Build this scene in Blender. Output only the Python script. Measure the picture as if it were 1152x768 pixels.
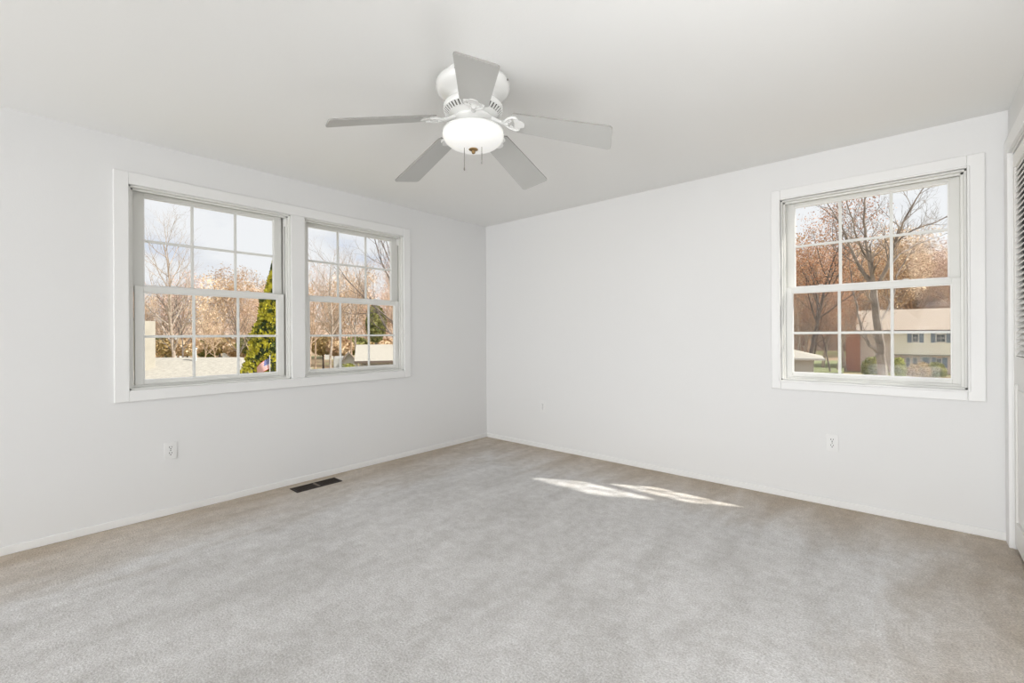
import bpy, math, random
from mathutils import Vector, Matrix, noise

for o in list(bpy.data.objects):
    bpy.data.objects.remove(o)
SC = bpy.context.scene
COL = SC.collection

# ------------------------------------------------------------------ camera
FPX = 512.75
CAM = Vector((3.7226, -3.7954, 1.1842))
YAW, ROLL = 0.7193906, -0.0054775
fwd = Vector((-math.sin(YAW), math.cos(YAW), 0))
rgt = Vector((math.cos(YAW), math.sin(YAW), 0))
UP = Vector((0, 0, 1))
rx = rgt * math.cos(ROLL) + UP * math.sin(ROLL)
ux = -rgt * math.sin(ROLL) + UP * math.cos(ROLL)
cd = bpy.data.cameras.new('camera')
cd.sensor_width = 36.0
cd.lens = FPX / 1152 * 36.0
cd.shift_y = -7.53 / 1152
cd.clip_end = 600
cd.clip_start = 0.02
cam = bpy.data.objects.new('camera', cd)
M = Matrix((rx, ux, -fwd)).transposed().to_4x4()
M.translation = CAM
cam.matrix_world = M
COL.objects.link(cam)
SC.camera = cam

SC.view_settings.view_transform = 'Standard'
SC.view_settings.look = 'None'
SC.view_settings.exposure = 0.0
SC.view_settings.gamma = 1.0
SC.view_settings.use_curve_mapping = False

# ------------------------------------------------------------------ sky
W = bpy.data.worlds.new('sky')
SC.world = W
W.use_nodes = True
nt = W.node_tree
nt.nodes.clear()
tc = nt.nodes.new('ShaderNodeTexCoord')
mp = nt.nodes.new('ShaderNodeMapping')
mp.inputs['Scale'].default_value = (1.6, 1.6, 4.5)
nz = nt.nodes.new('ShaderNodeTexNoise')
nz.inputs['Scale'].default_value = 2.2
nz.inputs['Detail'].default_value = 7
nz.inputs['Roughness'].default_value = 0.55
cr = nt.nodes.new('ShaderNodeValToRGB')
e = cr.color_ramp.elements
e[0].position = 0.36; e[0].color = (0.74, 0.79, 0.90, 1)
e[1].position = 0.50; e[1].color = (0.93, 0.94, 0.97, 1)
e2 = e.new(0.42); e2.color = (0.84, 0.86, 0.91, 1)
bg = nt.nodes.new('ShaderNodeBackground')
bg.inputs['Strength'].default_value = 0.98
wo = nt.nodes.new('ShaderNodeOutputWorld')
L = nt.links.new
L(tc.outputs['Generated'], mp.inputs['Vector']); L(mp.outputs[0], nz.inputs['Vector'])
L(nz.outputs['Fac'], cr.inputs['Fac']); L(cr.outputs['Color'], bg.inputs['Color'])
L(bg.outputs[0], wo.inputs['Surface'])

# ------------------------------------------------------------------ sun and added fill lights
sd = bpy.data.lights.new('sun', 'SUN')
sd.energy = 6.0
sd.angle = math.radians(1.4)
sd.color = (1.0, 0.955, 0.89)
sun = bpy.data.objects.new('sun', sd)
sun.rotation_euler = Vector((0.925, 0.465, 1.0)).to_track_quat('Z', 'Y').to_euler()
COL.objects.link(sun)

def area(name, loc, direction, sx, sy, power, color):
    ld = bpy.data.lights.new(name, 'AREA')
    ld.shape = 'RECTANGLE'; ld.size = sx; ld.size_y = sy
    ld.energy = power; ld.color = color
    lo = bpy.data.objects.new(name, ld)
    lo.location = loc
    lo.rotation_euler = Vector(direction).to_track_quat('-Z', 'Y').to_euler()
    COL.objects.link(lo)
    return lo
WH = (0.985, 0.99, 1.0)
area('rear_fill', (2.1, -9.2, 1.2), (0.05, 1, 0.05), 3.8, 2.3, 102, WH)  # added fill at the far end, stands for no real lamp
area('right_fill', (4.08, -2.95, 0.95), (-0.35, 1.0, 0.8), 0.8, 1.5, 22, WH)  # unseen fill added by the right wall, tilted up towards the back
area('low_rear_fill', (3.6, -7.0, 0.35), (0, 3.0, 1), 1.0, 0.5, 24, WH)  # added low fill behind the camera, lifts the far ceiling
area('upper_right_fill', (4.08, -3.2, 1.9), (-0.4, 1.0, -0.5), 0.8, 0.9, 16, WH)  # second fill added high by the right wall, aimed at the back wall
area('left_rear_fill', (0.4, -7.5, 0.5), (0.5, 2.0, 0.4), 0.7, 0.8, 26, WH)  # extra unseen fill at the left rear, evens out the walls

# ------------------------------------------------------------------ helpers
def ray(px, py):
    return fwd + rx * ((px - 576) / FPX) - ux * ((py - 376.47) / FPX)
def at(px, py, d):
    return CAM + ray(px, py) * d

def tag(o, label=None, cat=None, group=None, kind=None):
    if label: o['label'] = label
    if cat: o['category'] = cat
    if group: o['group'] = group
    if kind: o['kind'] = kind
    return o

def empty(name, loc=(0, 0, 0), rot=(0, 0, 0), parent=None):
    o = bpy.data.objects.new(name, None)
    o.empty_display_size = 0.1
    o.location = loc; o.rotation_euler = rot
    if parent: o.parent = parent
    COL.objects.link(o)
    return o

class MB:
    def __init__(s):
        s.v = []; s.f = []; s.m = []
    def box(s, a, b, mi=0, T=None):
        x0, x1 = sorted((a[0], b[0])); y0, y1 = sorted((a[1], b[1])); z0, z1 = sorted((a[2], b[2]))
        n = len(s.v)
        P = [(x0,y0,z0),(x1,y0,z0),(x1,y1,z0),(x0,y1,z0),(x0,y0,z1),(x1,y0,z1),(x1,y1,z1),(x0,y1,z1)]
        if T: P = [tuple(T @ Vector(p)) for p in P]
        s.v += P
        for q in ((0,3,2,1),(4,5,6,7),(0,1,5,4),(1,2,6,5),(2,3,7,6),(3,0,4,7)):
            s.f.append(tuple(n + i for i in q)); s.m.append(mi)
        return s
    def poly(s, pts, mi=0):
        n = len(s.v); s.v += [tuple(p) for p in pts]
        s.f.append(tuple(range(n, n + len(pts)))); s.m.append(mi)
        return s
    def prism(s, pts2, z0, z1, mi=0, T=None):
        # outline in XY, extruded along Z
        n = len(s.v); k = len(pts2)
        P = [(x, y, z0) for x, y in pts2] + [(x, y, z1) for x, y in pts2]
        if T: P = [tuple(T @ Vector(p)) for p in P]
        s.v += P
        s.f.append(tuple(n + i for i in reversed(range(k)))); s.m.append(mi)
        s.f.append(tuple(n + k + i for i in range(k))); s.m.append(mi)
        for i in range(k):
            j = (i + 1) % k
            s.f.append((n + i, n + j, n + k + j, n + k + i)); s.m.append(mi)
        return s
    def lathe(s, prof, c=(0, 0, 0), seg=48, mi=0, cap=True):
        n = len(s.v); k = len(prof)
        for i in range(seg):
            a = 2 * math.pi * i / seg
            for r, z in prof:
                s.v.append((c[0] + r * math.cos(a), c[1] + r * math.sin(a), c[2] + z))
        for i in range(seg):
            j = (i + 1) % seg
            for q in range(k - 1):
                s.f.append((n + i*k + q, n + j*k + q, n + j*k + q + 1, n + i*k + q + 1)); s.m.append(mi)
        return s
    def tube(s, pts, rad, k=6, mi=0, cap=True):
        pts = [Vector(p) for p in pts]
        if not isinstance(rad, (list, tuple)): rad = [rad] * len(pts)
        n = len(s.v)
        prev = None
        for i, p in enumerate(pts):
            d = (pts[min(i + 1, len(pts) - 1)] - pts[max(i - 1, 0)])
            d = d.normalized() if d.length > 1e-9 else Vector((0, 0, 1))
            if prev is None:
                a = d.orthogonal().normalized()
            else:
                a = prev - d * prev.dot(d)
                a = a.normalized() if a.length > 1e-6 else d.orthogonal().normalized()
            prev = a
            b = d.cross(a)
            for q in range(k):
                t = 2 * math.pi * q / k
                s.v.append(tuple(p + (a * math.cos(t) + b * math.sin(t)) * rad[i]))
        for i in range(len(pts) - 1):
            for q in range(k):
                r = (q + 1) % k
                s.f.append((n + i*k + q, n + i*k + r, n + (i+1)*k + r, n + (i+1)*k + q)); s.m.append(mi)
        if cap and k > 2:
            s.f.append(tuple(n + q for q in reversed(range(k)))); s.m.append(mi)
            s.f.append(tuple(n + (len(pts)-1)*k + q for q in range(k))); s.m.append(mi)
        return s
    def mesh(s, name, mats, smooth=False):
        me = bpy.data.meshes.new(name)
        me.from_pydata(s.v, [], s.f)
        if not isinstance(mats, (list, tuple)): mats = [mats]
        for m_ in mats: me.materials.append(m_)
        if len(mats) > 1: me.polygons.foreach_set('material_index', s.m)
        if smooth: me.polygons.foreach_set('use_smooth', [True] * len(me.polygons))
        me.update()
        return me
    def build(s, name, mats, parent=None, smooth=False, bevel=0, seg=2, loc=None, auto=None):
        o = bpy.data.objects.new(name, s.mesh(name, mats, smooth))
        COL.objects.link(o)
        if parent: o.parent = parent
        if loc: o.location = loc
        if bevel:
            b = o.modifiers.new('bevel', 'BEVEL'); b.width = bevel; b.segments = seg
            b.limit_method = 'ANGLE'; b.angle_limit = math.radians(40)
        return o

def node_mat(name):
    m = bpy.data.materials.new(name); m.use_nodes = True
    return m, m.node_tree, m.node_tree.nodes['Principled BSDF']

def mat(name, col, rough=0.6, metal=0.0, spec=0.5, noise_scale=None, col2=None, bump=0.0, bscale=None,
        stretch=None, detail=5, coat=0.0, lo=0.35, hi=0.65):
    m, t, b = node_mat(name)
    b.inputs['Base Color'].default_value = (*col, 1)
    b.inputs['Roughness'].default_value = rough
    b.inputs['Metallic'].default_value = metal
    b.inputs['Specular IOR Level'].default_value = spec
    if coat: b.inputs['Coat Weight'].default_value = coat
    if noise_scale:
        c = t.nodes.new('ShaderNodeTexCoord'); mpn = t.nodes.new('ShaderNodeMapping')
        if stretch: mpn.inputs['Scale'].default_value = stretch
        n = t.nodes.new('ShaderNodeTexNoise'); n.inputs['Scale'].default_value = noise_scale
        n.inputs['Detail'].default_value = detail
        r = t.nodes.new('ShaderNodeValToRGB')
        r.color_ramp.elements[0].position = lo; r.color_ramp.elements[0].color = (*col, 1)
        r.color_ramp.elements[1].position = hi; r.color_ramp.elements[1].color = (*(col2 or col), 1)
        t.links.new(c.outputs['Object'], mpn.inputs['Vector']); t.links.new(mpn.outputs[0], n.inputs['Vector'])
        t.links.new(n.outputs['Fac'], r.inputs['Fac']); t.links.new(r.outputs['Color'], b.inputs['Base Color'])
    if bump:
        c = t.nodes.new('ShaderNodeTexCoord')
        n = t.nodes.new('ShaderNodeTexNoise'); n.inputs['Scale'].default_value = bscale or 40
        n.inputs['Detail'].default_value = 4
        bp = t.nodes.new('ShaderNodeBump'); bp.inputs['Strength'].default_value = bump
        bp.inputs['Distance'].default_value = 0.01
        t.links.new(c.outputs['Object'], n.inputs['Vector'])
        t.links.new(n.outputs['Fac'], bp.inputs['Height']); t.links.new(bp.outputs[0], b.inputs['Normal'])
    return m

# ------------------------------------------------------------------ materials
M_wall = mat('wall_paint', (0.82, 0.82, 0.815), 0.75, spec=0.25, bump=0.06, bscale=160)
M_ceil = mat('ceiling_paint', (0.90, 0.90, 0.885), 0.85, spec=0.2, bump=0.05, bscale=120)
M_trim = mat('trim_gloss_paint', (0.87, 0.87, 0.86), 0.38, spec=0.45)
M_vinyl = mat('window_vinyl', (0.80, 0.80, 0.77), 0.42, spec=0.4)
M_track = mat('window_track', (0.50, 0.49, 0.46), 0.5)
M_gap = mat('shadow_gap', (0.06, 0.055, 0.05), 0.8)
M_door = mat('closet_paint', (0.84, 0.83, 0.80), 0.4, spec=0.4)
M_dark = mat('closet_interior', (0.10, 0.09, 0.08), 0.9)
M_plate = mat('outlet_plastic', (0.84, 0.84, 0.83), 0.35)
M_slot = mat('outlet_slot', (0.05, 0.05, 0.05), 0.6)
M_vent = mat('bronze_vent', (0.022, 0.013, 0.008), 0.5, metal=0.0, spec=0.25)
M_ventmid = mat('bronze_vent_bar', (0.20, 0.15, 0.11), 0.45, metal=0.4)
M_fan = mat('fan_enamel', (0.86, 0.86, 0.84), 0.22, spec=0.5, coat=0.3)
M_blade = mat('fan_blade_laminate', (0.54, 0.54, 0.52), 0.35, spec=0.4)
M_bladeedge = mat('blade_edge', (0.30, 0.29, 0.27), 0.5)
M_brass = mat('finial_brass', (0.30, 0.20, 0.09), 0.35, metal=0.9)
M_chain = mat('chain_metal', (0.22, 0.20, 0.18), 0.45, metal=0.3)
M_ventslot = mat('fan_slot', (0.10, 0.095, 0.085), 0.7)

def glass_mat():
    m = bpy.data.materials.new('window_glass'); m.use_nodes = True
    t = m.node_tree; t.nodes.clear()
    o = t.nodes.new('ShaderNodeOutputMaterial'); mx = t.nodes.new('ShaderNodeMixShader')
    tr = t.nodes.new('ShaderNodeBsdfTransparent'); gl = t.nodes.new('ShaderNodeBsdfGlossy')
    gl.inputs['Roughness'].default_value = 0.0
    tr.inputs['Color'].default_value = (0.985, 0.99, 0.985, 1)
    lw = t.nodes.new('ShaderNodeLayerWeight'); lw.inputs['Blend'].default_value = 0.5
    pw = t.nodes.new('ShaderNodeMath'); pw.operation = 'POWER'; pw.inputs[1].default_value = 4
    ml = t.nodes.new('ShaderNodeMath'); ml.operation = 'MULTIPLY_ADD'; ml.inputs[1].default_value = 0.3; ml.inputs[2].default_value = 0.006
    t.links.new(lw.outputs['Facing'], pw.inputs[0]); t.links.new(pw.outputs[0], ml.inputs[0])
    t.links.new(ml.outputs[0], mx.inputs[0]); t.links.new(tr.outputs[0], mx.inputs[1]); t.links.new(gl.outputs[0], mx.inputs[2])
    t.links.new(mx.outputs[0], o.inputs['Surface'])
    return m
M_glass = glass_mat()

def bowl_mat():
    m, t, b = node_mat('frosted_lit_glass')
    b.inputs['Base Color'].default_value = (0.85, 0.85, 0.83, 1)
    b.inputs['Roughness'].default_value = 0.25
    b.inputs['Emission Color'].default_value = (1, 0.985, 0.95, 1)
    b.inputs['Emission Strength'].default_value = 0.30
    return m
M_bowl = bowl_mat()

def carpet_mat():
    m, t, b = node_mat('carpet')
    N = t.nodes.new; K = t.links.new
    tc = N('ShaderNodeTexCoord')
    # fine pile speckle
    n1 = N('ShaderNodeTexNoise'); n1.inputs['Scale'].default_value = 130; n1.inputs['Detail'].default_value = 3; n1.inputs['Roughness'].default_value = 0.7
    # vacuum / footprint marks
    mpv = N('ShaderNodeMapping'); mpv.inputs['Rotation'].default_value = (0, 0, math.radians(-38)); mpv.inputs['Scale'].default_value = (3.2, 1.0, 1)
    n2 = N('ShaderNodeTexNoise'); n2.inputs['Scale'].default_value = 1.5; n2.inputs['Detail'].default_value = 7; n2.inputs['Distortion'].default_value = 0.4; n2.inputs['Roughness'].default_value = 0.62
    n3 = N('ShaderNodeTexNoise'); n3.inputs['Scale'].default_value = 14; n3.inputs['Detail'].default_value = 6; n3.inputs['Roughness'].default_value = 0.75
    K(tc.outputs['Object'], n1.inputs['Vector']); K(tc.outputs['Object'], mpv.inputs['Vector']); K(mpv.outputs[0], n2.inputs['Vector']); K(tc.outputs['Object'], n3.inputs['Vector'])
    r1 = N('ShaderNodeValToRGB'); r1.color_ramp.elements[0].position = 0.30; r1.color_ramp.elements[0].color = (0.52, 0.505, 0.49, 1)
    r1.color_ramp.elements[1].position = 0.68; r1.color_ramp.elements[1].color = (0.92, 0.915, 0.91, 1)
    K(n1.outputs['Fac'], r1.inputs['Fac'])
    r2 = N('ShaderNodeValToRGB'); r2.color_ramp.elements[0].position = 0.38; r2.color_ramp.elements[0].color = (0.86, 0.855, 0.85, 1)
    r2.color_ramp.elements[1].position = 0.60; r2.color_ramp.elements[1].color = (1.0, 1.0, 1.005, 1)
    K(n2.outputs['Fac'], r2.inputs['Fac'])
    r3 = N('ShaderNodeValToRGB'); r3.color_ramp.elements[0].position = 0.38; r3.color_ramp.elements[0].color = (0.83, 0.82, 0.81, 1)
    r3.color_ramp.elements[1].position = 0.62; r3.color_ramp.elements[1].color = (1.0, 1.0, 1.0, 1)
    K(n3.outputs['Fac'], r3.inputs['Fac'])
    m1 = N('ShaderNodeMix'); m1.data_type = 'RGBA'; m1.blend_type = 'MULTIPLY'; m1.inputs[0].default_value = 1
    m2 = N('ShaderNodeMix'); m2.data_type = 'RGBA'; m2.blend_type = 'MULTIPLY'; m2.inputs[0].default_value = 1
    K(r1.outputs['Color'], m1.inputs[6]); K(r2.outputs['Color'], m1.inputs[7])
    K(m1.outputs[2], m2.inputs[6]); K(r3.outputs['Color'], m2.inputs[7])
    # uneven light near the walls, painted in as a brown tint (distance to the walls x=0, y=0)
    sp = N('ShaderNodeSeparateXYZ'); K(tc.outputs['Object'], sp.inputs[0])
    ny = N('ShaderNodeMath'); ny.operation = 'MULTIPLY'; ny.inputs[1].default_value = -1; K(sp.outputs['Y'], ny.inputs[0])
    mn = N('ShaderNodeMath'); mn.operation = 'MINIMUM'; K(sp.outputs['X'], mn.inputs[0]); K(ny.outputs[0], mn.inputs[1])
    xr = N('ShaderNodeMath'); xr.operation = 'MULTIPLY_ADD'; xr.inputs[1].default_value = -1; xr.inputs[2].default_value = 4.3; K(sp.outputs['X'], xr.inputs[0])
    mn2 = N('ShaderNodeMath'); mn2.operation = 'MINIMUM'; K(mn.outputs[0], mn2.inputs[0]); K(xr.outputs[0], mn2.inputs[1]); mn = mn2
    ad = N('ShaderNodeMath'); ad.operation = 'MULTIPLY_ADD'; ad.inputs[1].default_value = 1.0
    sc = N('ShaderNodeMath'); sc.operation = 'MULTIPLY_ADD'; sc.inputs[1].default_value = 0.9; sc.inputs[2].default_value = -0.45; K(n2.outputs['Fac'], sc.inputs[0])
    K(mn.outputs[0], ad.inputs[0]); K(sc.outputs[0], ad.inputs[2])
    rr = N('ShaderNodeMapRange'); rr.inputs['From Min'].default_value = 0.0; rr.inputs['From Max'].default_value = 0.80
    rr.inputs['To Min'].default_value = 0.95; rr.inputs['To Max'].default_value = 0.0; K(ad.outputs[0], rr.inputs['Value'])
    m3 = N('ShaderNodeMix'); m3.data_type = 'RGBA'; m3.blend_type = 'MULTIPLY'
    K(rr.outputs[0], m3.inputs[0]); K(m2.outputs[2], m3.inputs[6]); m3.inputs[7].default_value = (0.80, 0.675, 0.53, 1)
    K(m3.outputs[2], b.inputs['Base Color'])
    b.inputs['Roughness'].default_value = 0.95; b.inputs['Specular IOR Level'].default_value = 0.1
    b.inputs['Sheen Weight'].default_value = 0.15
    bp = N('ShaderNodeBump'); bp.inputs['Strength'].default_value = 0.6; bp.inputs['Distance'].default_value = 0.008
    K(n1.outputs['Fac'], bp.inputs['Height']); K(bp.outputs[0], b.inputs['Normal'])
    return m
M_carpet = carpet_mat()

# exterior
M_bark = mat('bark_grey', (0.30, 0.24, 0.19), 0.9, noise_scale=3, col2=(0.55, 0.46, 0.38))
M_bark2 = mat('bark_warm', (0.42, 0.29, 0.20), 0.9, noise_scale=2, col2=(0.72, 0.54, 0.40))
M_bark3 = mat('bark_dark', (0.10, 0.085, 0.075), 0.9, noise_scale=3, col2=(0.26, 0.21, 0.18))
M_leaf_rust = mat('leaf_rust', (0.42, 0.19, 0.09), 0.8, noise_scale=1.2, col2=(0.70, 0.42, 0.25), lo=0.4, hi=0.6)
M_leaf_tan = mat('leaf_tan', (0.50, 0.33, 0.20), 0.8, noise_scale=0.7, col2=(0.86, 0.68, 0.46), lo=0.4, hi=0.6)
M_leaf_pink = mat('bud_pink', (0.50, 0.30, 0.24), 0.8, noise_scale=0.8, col2=(0.85, 0.66, 0.55), lo=0.4, hi=0.6)
M_leaf_green = mat('evergreen_leaf', (0.05, 0.08, 0.015), 0.8, noise_scale=4.5, col2=(0.66, 0.61, 0.06), lo=0.40, hi=0.54)
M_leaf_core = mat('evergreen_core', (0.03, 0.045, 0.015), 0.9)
M_leaf_olive = mat('olive_leaf', (0.10, 0.12, 0.03), 0.8, noise_scale=2, col2=(0.42, 0.40, 0.14))
M_leaf_lime = mat('lime_leaf', (0.20, 0.22, 0.04), 0.8, noise_scale=3, col2=(0.50, 0.50, 0.12))
M_leaf_bronze = mat('bronze_leaf', (0.30, 0.20, 0.07), 0.8, noise_scale=3, col2=(0.62, 0.46, 0.22))
M_ground = mat('woodland_ground', (0.30, 0.21, 0.13), 0.95, noise_scale=0.12, col2=(0.27, 0.26, 0.12), lo=0.45, hi=0.6)
M_hill = mat('far_woods', (0.22, 0.15, 0.11), 0.95, noise_scale=0.35, detail=9, col2=(0.46, 0.34, 0.25))
M_lawn = mat('lawn', (0.16, 0.18, 0.08), 0.95, noise_scale=1.0, col2=(0.24, 0.26, 0.12))
M_roof_pale = mat('pale_shingle', (0.35, 0.325, 0.28), 0.9, noise_scale=9, col2=(0.45, 0.42, 0.36), stretch=(1, 1, 1))
M_roof_tan = mat('tan_shingle', (0.38, 0.31, 0.25), 0.9, noise_scale=4, col2=(0.49, 0.41, 0.33), stretch=(1, 1, 4))
M_stucco = mat('cream_stucco', (0.40, 0.37, 0.31), 0.85, noise_scale=3, col2=(0.46, 0.43, 0.36))
M_beige = mat('beige_stucco', (0.66, 0.56, 0.50), 0.85, noise_scale=1, col2=(0.76, 0.66, 0.59))
M_white_ext = mat('white_paint_ext', (0.60, 0.60, 0.58), 0.6)
M_grey_ext = mat('grey_siding', (0.50, 0.49, 0.45), 0.8)
M_shutter = mat('blue_grey_shutter', (0.24, 0.29, 0.35), 0.7)
M_pane_ext = mat('dark_pane', (0.10, 0.12, 0.14), 0.15)
M_darkeave = mat('dark_eave', (0.14, 0.11, 0.09), 0.8)

def brick_mat():
    m, t, b = node_mat('red_brick')
    c = t.nodes.new('ShaderNodeTexCoord'); br = t.nodes.new('ShaderNodeTexBrick')
    br.inputs['Scale'].default_value = 4
    br.inputs['Color1'].default_value = (0.40, 0.15, 0.09, 1); br.inputs['Color2'].default_value = (0.52, 0.22, 0.13, 1)
    br.inputs['Mortar'].default_value = (0.55, 0.45, 0.38, 1)
    mpn = t.nodes.new('ShaderNodeMapping'); mpn.inputs['Rotation'].default_value = (math.radians(90), 0, 0)
    t.links.new(c.outputs['Object'], mpn.inputs[0]); t.links.new(mpn.outputs[0], br.inputs['Vector'])
    t.links.new(br.outputs['Color'], b.inputs['Base Color']); b.inputs['Roughness'].default_value = 0.9
    return m
M_brick = brick_mat()

def siding_mat():
    m, t, b = node_mat('cream_lap_siding')
    c = t.nodes.new('ShaderNodeTexCoord'); sp = t.nodes.new('ShaderNodeSeparateXYZ')
    ma = t.nodes.new('ShaderNodeMath'); ma.operation = 'MULTIPLY'; ma.inputs[1].default_value = 3.2
    fr = t.nodes.new('ShaderNodeMath'); fr.operation = 'FRACT'
    r = t.nodes.new('ShaderNodeValToRGB')
    r.color_ramp.elements[0].position = 0.0; r.color_ramp.elements[0].color = (0.74, 0.70, 0.57, 1)
    r.color_ramp.elements[1].position = 0.16; r.color_ramp.elements[1].color = (0.93, 0.90, 0.78, 1)
    t.links.new(c.outputs['Object'], sp.inputs[0]); t.links.new(sp.outputs['Z'], ma.inputs[0]); t.links.new(ma.outputs[0], fr.inputs[0])
    t.links.new(fr.outputs[0], r.inputs['Fac']); t.links.new(r.outputs['Color'], b.inputs['Base Color'])
    b.inputs['Roughness'].default_value = 0.8
    return m
M_siding = siding_mat()

# ------------------------------------------------------------------ room shell
H = 2.44; XC = 4.14; YD = -9.3; T = 0.125  # depth behind the camera stretched so the added fill falls off evenly
ZO0, ZO1 = 0.845, 2.15
WA1 = (-3.223, -2.222); WA2 = (-2.115, -1.152); WB = (3.008, 3.972)

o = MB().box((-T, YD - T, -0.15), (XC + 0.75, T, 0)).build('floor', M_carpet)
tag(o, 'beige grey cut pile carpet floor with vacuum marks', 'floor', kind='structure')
o = MB().box((-T, YD - T, H), (XC + 0.75, T, H + 0.2)).build('ceiling', M_ceil)
tag(o, 'smooth white painted ceiling above the empty room', 'ceiling', kind='structure')

b = MB()
b.box((-T, YD - T, 0), (0, T, ZO0)).box((-T, YD - T, ZO1), (0, T, H))
b.box((-T, YD - T, ZO0), (0, WA1[0], ZO1)).box((-T, WA1[1], ZO0), (0, WA2[0], ZO1)).box((-T, WA2[1], ZO0), (0, T, ZO1))
tag(b.build('wall_left', M_wall), 'white wall on the left holding the pair of windows', 'wall', kind='structure')
b = MB()
b.box((0, 0, 0), (XC + 0.75, T, ZO0)).box((0, 0, ZO1), (XC + 0.75, T, H))
b.box((0, 0, ZO0), (WB[0], T, ZO1)).box((WB[1], 0, ZO0), (XC + 0.75, T, ZO1))
tag(b.build('wall_back', M_wall), 'white wall at the back right holding the single window', 'wall', kind='structure')
CY0, CY1, CZ = -0.118, -1.94, 2.165      # closet opening
b = MB()
b.box((XC, 0, 0), (XC + 0.10, CY0, H)).box((XC, CY0, CZ), (XC + 0.10, CY1, H)).box((XC, CY1, 0), (XC + 0.10, YD, H))
tag(b.build('wall_right', M_wall), 'white wall at the right edge holding the louvered closet doors', 'wall', kind='structure')
tag(MB().box((0, YD - T, 0), (XC + 0.75, YD, H)).build('wall_front', M_wall), 'plain white wall behind the camera', 'wall', kind='structure')
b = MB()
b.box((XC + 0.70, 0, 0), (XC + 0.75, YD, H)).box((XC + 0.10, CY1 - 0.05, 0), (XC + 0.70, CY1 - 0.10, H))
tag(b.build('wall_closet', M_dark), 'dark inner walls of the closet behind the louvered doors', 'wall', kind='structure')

# baseboards (low square skirting with eased top)
BH, BT = 0.047, 0.013
def base(name, a, c, label):
    o = MB().box(a, c).build(name, M_trim, bevel=0.004)
    tag(o, label, 'baseboard', kind='structure')
base('baseboard_left', (0, YD, 0), (BT, 0, BH), 'low white baseboard along the left wall under the pair of windows')
base('baseboard_back', (BT, -BT, 0), (XC, 0, BH), 'low white baseboard along the back right wall')
base('baseboard_right', (XC - BT, CY1 - 0.09, 0), (XC, YD, BH), 'low white baseboard on the right wall past the closet')
base('baseboard_front', (BT, YD, 0), (XC - BT, YD + BT, BH), 'low white baseboard along the wall behind the camera')

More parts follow.
